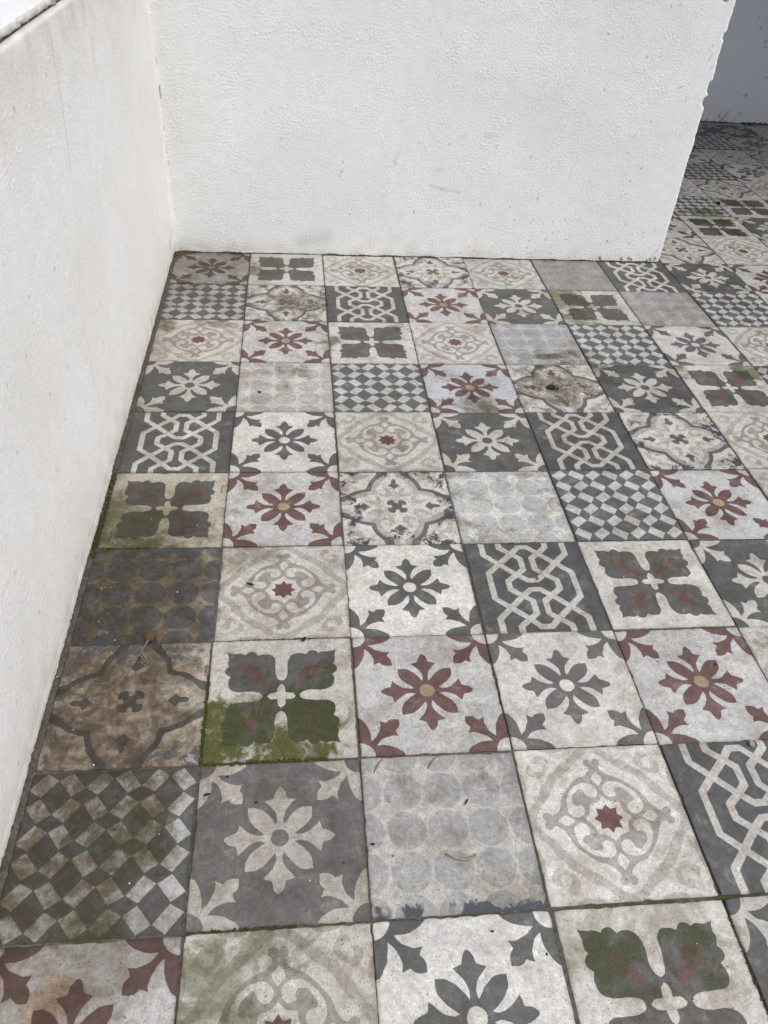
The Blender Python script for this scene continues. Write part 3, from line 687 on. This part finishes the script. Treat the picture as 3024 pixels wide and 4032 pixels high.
def tube_bm(bm, pts, rad, n=6):
    rings = []
    P = [Vector(p) for p in pts]
    for i, p in enumerate(P):
        d = (P[min(i + 1, len(P) - 1)] - P[max(i - 1, 0)]).normalized()
        u = d.cross(Vector((0, 0, 1)));  u = u.normalized() if u.length > 1e-4 else Vector((1, 0, 0))
        v = d.cross(u); r = rad[i] if isinstance(rad, (list, tuple)) else rad
        rings.append([bm.verts.new(p + (u * math.cos(a) + v * math.sin(a)) * r) for a in [2 * math.pi * k / n for k in range(n)]])
    for a, b in zip(rings[:-1], rings[1:]):
        for k in range(n): bm.faces.new([a[k], a[(k + 1) % n], b[(k + 1) % n], b[k]])
    bm.faces.new(rings[0][::-1]); bm.faces.new(rings[-1])
def tube(name, pts, rad, n=6):
    me = bpy.data.meshes.new(name); bm = bmesh.new(); tube_bm(bm, pts, rad, n); bmesh.ops.recalc_face_normals(bm, faces=bm.faces[:])
    for f in bm.faces: f.smooth = True
    bm.to_mesh(me); bm.free(); return me
def lump(name, sx, sy, sz, seed, sub=2, rough=.25, cut=True):
    r = random.Random(seed); me = bpy.data.meshes.new(name); bm = bmesh.new()
    bmesh.ops.create_icosphere(bm, subdivisions=sub, radius=1.0)
    ks = [(Vector((r.gauss(0, 1), r.gauss(0, 1), r.gauss(0, 1))).normalized(), r.uniform(.6, .95)) for _ in range(7)] if cut else []
    for v in bm.verts:
        for d, o in ks:
            t = v.co.dot(d)
            if t > o: v.co -= d * (t - o)
        v.co *= 1 + rough * (r.random() - .5)
        v.co = Vector((v.co.x * sx, v.co.y * sy, (v.co.z + .85) * sz)); v.co.z = max(v.co.z, 0)
    bm.to_mesh(me); bm.free(); return me
def leaf(name, L, W, curl, fold, seed, n=10, m=6):
    """a curled dry leaf with thickness"""
    r = random.Random(seed); me = bpy.data.meshes.new(name); bm = bmesh.new(); top = []
    for i in range(n + 1):
        t = i / n; row = []
        w = W * (math.sin(math.pi * min(1, t * .92 + .04)) ** .75)
        for j in range(m + 1):
            s = -1 + 2 * j / m
            x = L * (t - .5); y = w * s * math.cos(fold * abs(s)); z = w * abs(s) * math.sin(fold * abs(s)) + curl * L * (2 * (t - .45)) ** 2 + r.uniform(-.0003, .0003)
            row.append(bm.verts.new((x, y, z + .0006)))
        top.append(row)
    for i in range(n):
        for j in range(m): bm.faces.new([top[i][j], top[i + 1][j], top[i + 1][j + 1], top[i][j + 1]])
    geom = bmesh.ops.solidify(bm, geom=bm.faces[:], thickness=.0004)
    for f in bm.faces: f.smooth = True
    bm.to_mesh(me); bm.free(); return me

# dried flower head with its long bent stem, lying by the parapet
dfl = tag(empty('dried_flower', (-.0878, -1.394, 0)), 'dried brown flower head on a long bent stem near the parapet', 'dead flower')
def lp(o, pts): return [(x - o.location.x, y - o.location.y, z) for x, y, z in pts]
sh = link('seed_head', lump('seed_head', .0074, .0074, .0066, 5, 3, .16, False), M_HEAD, dfl, (0, .001, .0008))
bmh = bmesh.new()
for k in range(26):
    a = random.uniform(0, 6.28); el = random.uniform(.1, 1.4); d = Vector((math.cos(a) * math.cos(el), math.sin(a) * math.cos(el), math.sin(el)))
    tube_bm(bmh, [d * .0045 + Vector((0, 0, .005)), d * .0072 + Vector((random.gauss(0, .0005), random.gauss(0, .0005), .005))], [.0007, .0003], 4)
meh = bpy.data.meshes.new('bristles'); bmh.to_mesh(meh); bmh.free(); link('bristles', meh, M_STEM, sh)
link('stem', tube('stem', lp(dfl, [(-.0885, -1.397, .007), (-.0901, -1.401, .0062), (-.0935, -1.408, .0045), (-.0965, -1.4151, .0032), (-.1036, -1.4308, .0022), (-.1118, -1.4509, .002), (-.1198, -1.4692, .0018), (-.1288, -1.4802, .0016), (-.1401, -1.4876, .0012)]), [.0016, .0014, .0010, .0009, .0007, .0007, .0006, .0005, .0004]), M_STEM, dfl)
link('stem', tube('side_stem', lp(dfl, [(-.0965, -1.4151, .003), (-.1016, -1.430, .0018), (-.1075, -1.446, .0016), (-.1170, -1.466, .0014), (-.1220, -1.478, .001)]), [.0006, .0006, .0005, .0004, .0003]), M_STEM, dfl)
link('dried_leaf', leaf('bract', .017, .0035, .10, .9, 4), M_PALE, dfl, (-.005, -.036, .0006), (0, 0, 2.1))

tag(link('dead_leaf', leaf('dead_leaf_a', .014, .0028, .12, 1.1, 11), M_LEAF, None, (.0491, -1.2871, 0), (.1, .05, -.35)), 'small curled reddish dead leaf on the beige star tile beside the parapet column', 'leaf')
tag(link('dead_leaf', leaf('dead_leaf_b', .012, .0045, .25, 1.0, 12), M_LEAF, None, (.1295, -1.4035, .0005), (.5, .3, 1.1)), 'dark brown dead leaf standing in the joint above the mossy leaf tile', 'leaf')
tag(link('dead_leaf', leaf('dead_leaf_c', .010, .0022, .15, 1.1, 13), M_LEAF, None, (.3269, -1.6683, 0), (.1, 0, 1.0)), 'tiny brown leaf flake on the pale circles tile', 'leaf')
ch = empty('charred_scrap', (.6826, -.7054, 0), (0, 0, .15)); tag(ch, 'black charred scrap on the soiled quatrefoil tile', 'debris')
link('burnt_lump', lump('burnt_lump', .0125, .0075, .0042, 31, 3, .22), M_CHAR, ch)
link('burnt_flake', lump('burnt_flake', .006, .004, .0022, 32, 2, .3), M_CHAR, ch, (.012, -.001, 0))
link('ash_chip', lump('ash_chip', .0014, .0012, .001, 33, 1, .3), M_CHIP, ch, (.008, -.0045, .004))
tw = empty('twig', (.5145, -1.2795, 0)); tag(tw, 'short curly dark twig with a seed on the knot tile', 'twig')
link('stalk', tube('stalk', [(-.006, -.008, .001), (-.004, -.003, .0016), (.001, .0, .002), (.004, .006, .0022), (.009, .011, .0012)], [.0009, .0006, .0006, .0006, .0004]), M_STEM, tw)
link('seed', lump('twig_seed', .002, .0022, .0016, 35, 2, .2, False), M_LEAF, tw, (-.006, -.009, 0))
tag(link('seed_ball', lump('seed_ball', .0065, .0065, .0060, 36, 3, .14, False), M_SEED, None, (1.5969, .5178, 0)), 'round black seed ball on the floor beyond the partition wall', 'seed')
tag(link('pebble', lump('pebble', .0040, .0032, .0024, 37, 2, .3), M_SEED, None, (.0467, -.728, 0)), 'black pebble on the circles tile left of the checker tile', 'pebble')
# snail shell: a spiral tube that narrows to its apex
sp = []; sr = []
for i in range(40):
    t = i / 39; a = t * 2.6 * 2 * math.pi; R = .0036 * (1 - t) ** 1.1
    sp.append((R * math.cos(a), R * math.sin(a), .0022 + .0024 * t)); sr.append(.0021 * (1 - t) + .0002)
tag(link('snail_shell', tube('snail_shell', sp, sr, 8), M_SHELL, None, (.7257, -1.6071, 0), (.25, .1, .4)), 'tiny grey snail shell at the joint above the knot tile on the right', 'shell')
tag(link('dried_worm', tube('dried_worm', [(-.020, .006, .0010), (-.012, .001, .0014), (-.003, -.002, .0016), (.006, -.003, .0018), (.013, -.001, .0018), (.017, .003, .0012)], [.0006, .0011, .0012, .0014, .0016, .0009]), M_PALE, None, (.3109, -1.7367, 0)), 'dried brown worm across the pale circles tile', 'worm')
tag(link('thread', tube('thread', [(.004, .012, .001), (-.001, .010, .003), (-.004, .004, .003), (-.0035, -.003, .0012), (-.005, -.008, .001)], .0005), M_SEED, None, (-.0057, -1.0532, 0)), 'short dark bent thread across the joint by the upper mossy tile', 'thread')
tag(link('beetle_husk', lump('beetle_husk', .0042, .0017, .0016, 41, 2, .12, False), M_SEED, None, (.0116, -1.6412, 0), (0, 0, .3)), 'tiny dark beetle husk on the corner of the grey flower tile', 'insect')
for k, (x, y, rz, lb) in enumerate(((.2222, -1.613, 1.05, 'brown sliver at the left top edge of the pale circles tile'), (.2915, -1.612, .95, 'brown sliver at the middle top edge of the pale circles tile'))):
    tag(link('wood_sliver', tube('wood_sliver', [(-.011, 0, .0008), (-.003, .0008, .0011), (.005, 0, .0011), (.011, -.001, .0007)], [.0004, .0010, .0010, .0004]), M_STEM, None, (x, y, 0), (0, 0, rz)), lb, 'sliver')

# loose specks of soil and grit: uncountable
SP = [(-.133, -.626), (-.147, -.873), (.221, -.625), (.113, -.993), (.072, -.98), (-.103, -.674), (-.135, -.582), (-.039, -.703), (.772, -.569), (.569, -1.002), (.399, -.537), (1.224, -.407), (.648, -1.463), (.733, -1.472), (.23, -1.73), (.208, -1.714), (.33, -1.819), (.384, -1.846), (-.09, -1.679), (.173, -1.734), (.167, -1.817), (.071, -1.654), (.035, -1.618)]
def specks(name, spots, mat, label, cat_='grit'):
    bm = bmesh.new(); r = random.Random(9)
    for x, y, s in spots:
        res = bmesh.ops.create_icosphere(bm, subdivisions=1, radius=1.0); a = r.uniform(0, 3.14); el = r.uniform(.55, 1.6)
        for v in res['verts']:
            q = v.co * (1 + r.uniform(-.3, .3)); q = Vector((q.x * s * el, q.y * s, (q.z + .7) * s * .6)); q.rotate(Euler((0, 0, a)))
            v.co = q + Vector((x, y, 0))
    me = bpy.data.meshes.new(name); bm.to_mesh(me); bm.free()
    o = link(name, me, mat); o['kind'] = 'stuff'; o['label'] = label; o['category'] = cat_; return o
r = random.Random(77)
sp = [(x, y, r.uniform(.0011, .0019)) for x, y in SP]
for _ in range(420): sp.append((r.uniform(-.195, 1.6), r.uniform(-2.1, -.01), r.choice((.0004, .0005, .0006, .0007, .0009))))
for _ in range(60): sp.append((r.gauss(.70, .03), r.gauss(-.71, .025), r.uniform(.0005, .0012)))
for _ in range(90): sp.append((r.gauss(.15, .035), r.gauss(-.30, .02), r.uniform(.0005, .0014)))
for _ in range(50): sp.append((r.gauss(.69, .05), r.gauss(-.57, .012), r.uniform(.0004, .001)))
specks('soil_grit', sp, M_SEED, 'dark specks of soil and grit scattered over the tiles')
pc = [(.546, -.782, .0019), (.73, -.59, .0024), (.78, -.856, .001), (-.13, -1.593, .0016), (-.064, -1.743, .0012), (-.06, -1.30, .0015)]
for _ in range(60): pc.append((r.uniform(-.19, 1.4), r.uniform(-2.0, -.05), r.uniform(.0004, .0009)))
for _ in range(26): pc.append((r.gauss(-.15, .02), r.gauss(-1.40, .07), r.uniform(.0003, .0007)))
specks('paint_chips', pc, M_CHIP, 'tiny white paint chips scattered over the tiles')
cb = []
for _ in range(760):
    t = r.random()
    if t < .45: cb.append((-.205 + 1.38 * r.random() ** 1.6, -abs(r.gauss(0, .0028)) - .0008, r.uniform(.0006, .0019)))
    elif t < .72: cb.append((-.2045 + abs(r.gauss(0, .003)), -r.random() ** 1.6 * 2.0, r.uniform(.0004, .0011)))
    else: cb.append((-.2045 + abs(r.gauss(0, .014)), -abs(r.gauss(0, .010)), r.uniform(.0007, .002)))
specks('soil_crumbs', cb, M_HEAD, 'dark soil crumbs gathered along the foot of the walls')

# low moss tufts that fill the damp joints
M_MOSS = simple_mat('joint_moss', (.018, .026, .005), (.055, .070, .010), 420, .95, .8, .001)
mo = []
def along(x0, y0, x1, y1, n, spread, smax=.0020):
    for _ in range(n):
        t = r.random(); mo.append((x0 + (x1 - x0) * t + r.gauss(0, spread), y0 + (y1 - y0) * t + r.gauss(0, spread), r.uniform(.0006, smax)))
along(0, -1.46, 0, -1.60, 170, .0011); along(0, -1.60, .16, -1.60, 170, .0011); along(.04, -1.40, .15, -1.40, 70, .0008, .0014)
along(-.2015, -1.00, -.2015, -1.22, 230, .0022); along(-.19, -1.20, -.12, -1.20, 60, .0009, .0014); along(.4, -1.44, .4, -1.54, 60, .0006, .0013)
along(0, -1.80, .12, -1.80, 80, .0009, .0015); along(.8, -.2, .8, -.36, 60, .0008, .0014); along(.6, -1.82, .6, -1.93, 60, .0007, .0014)
specks('joint_moss', mo, M_MOSS, 'low green moss growing in the tile joints', 'moss')
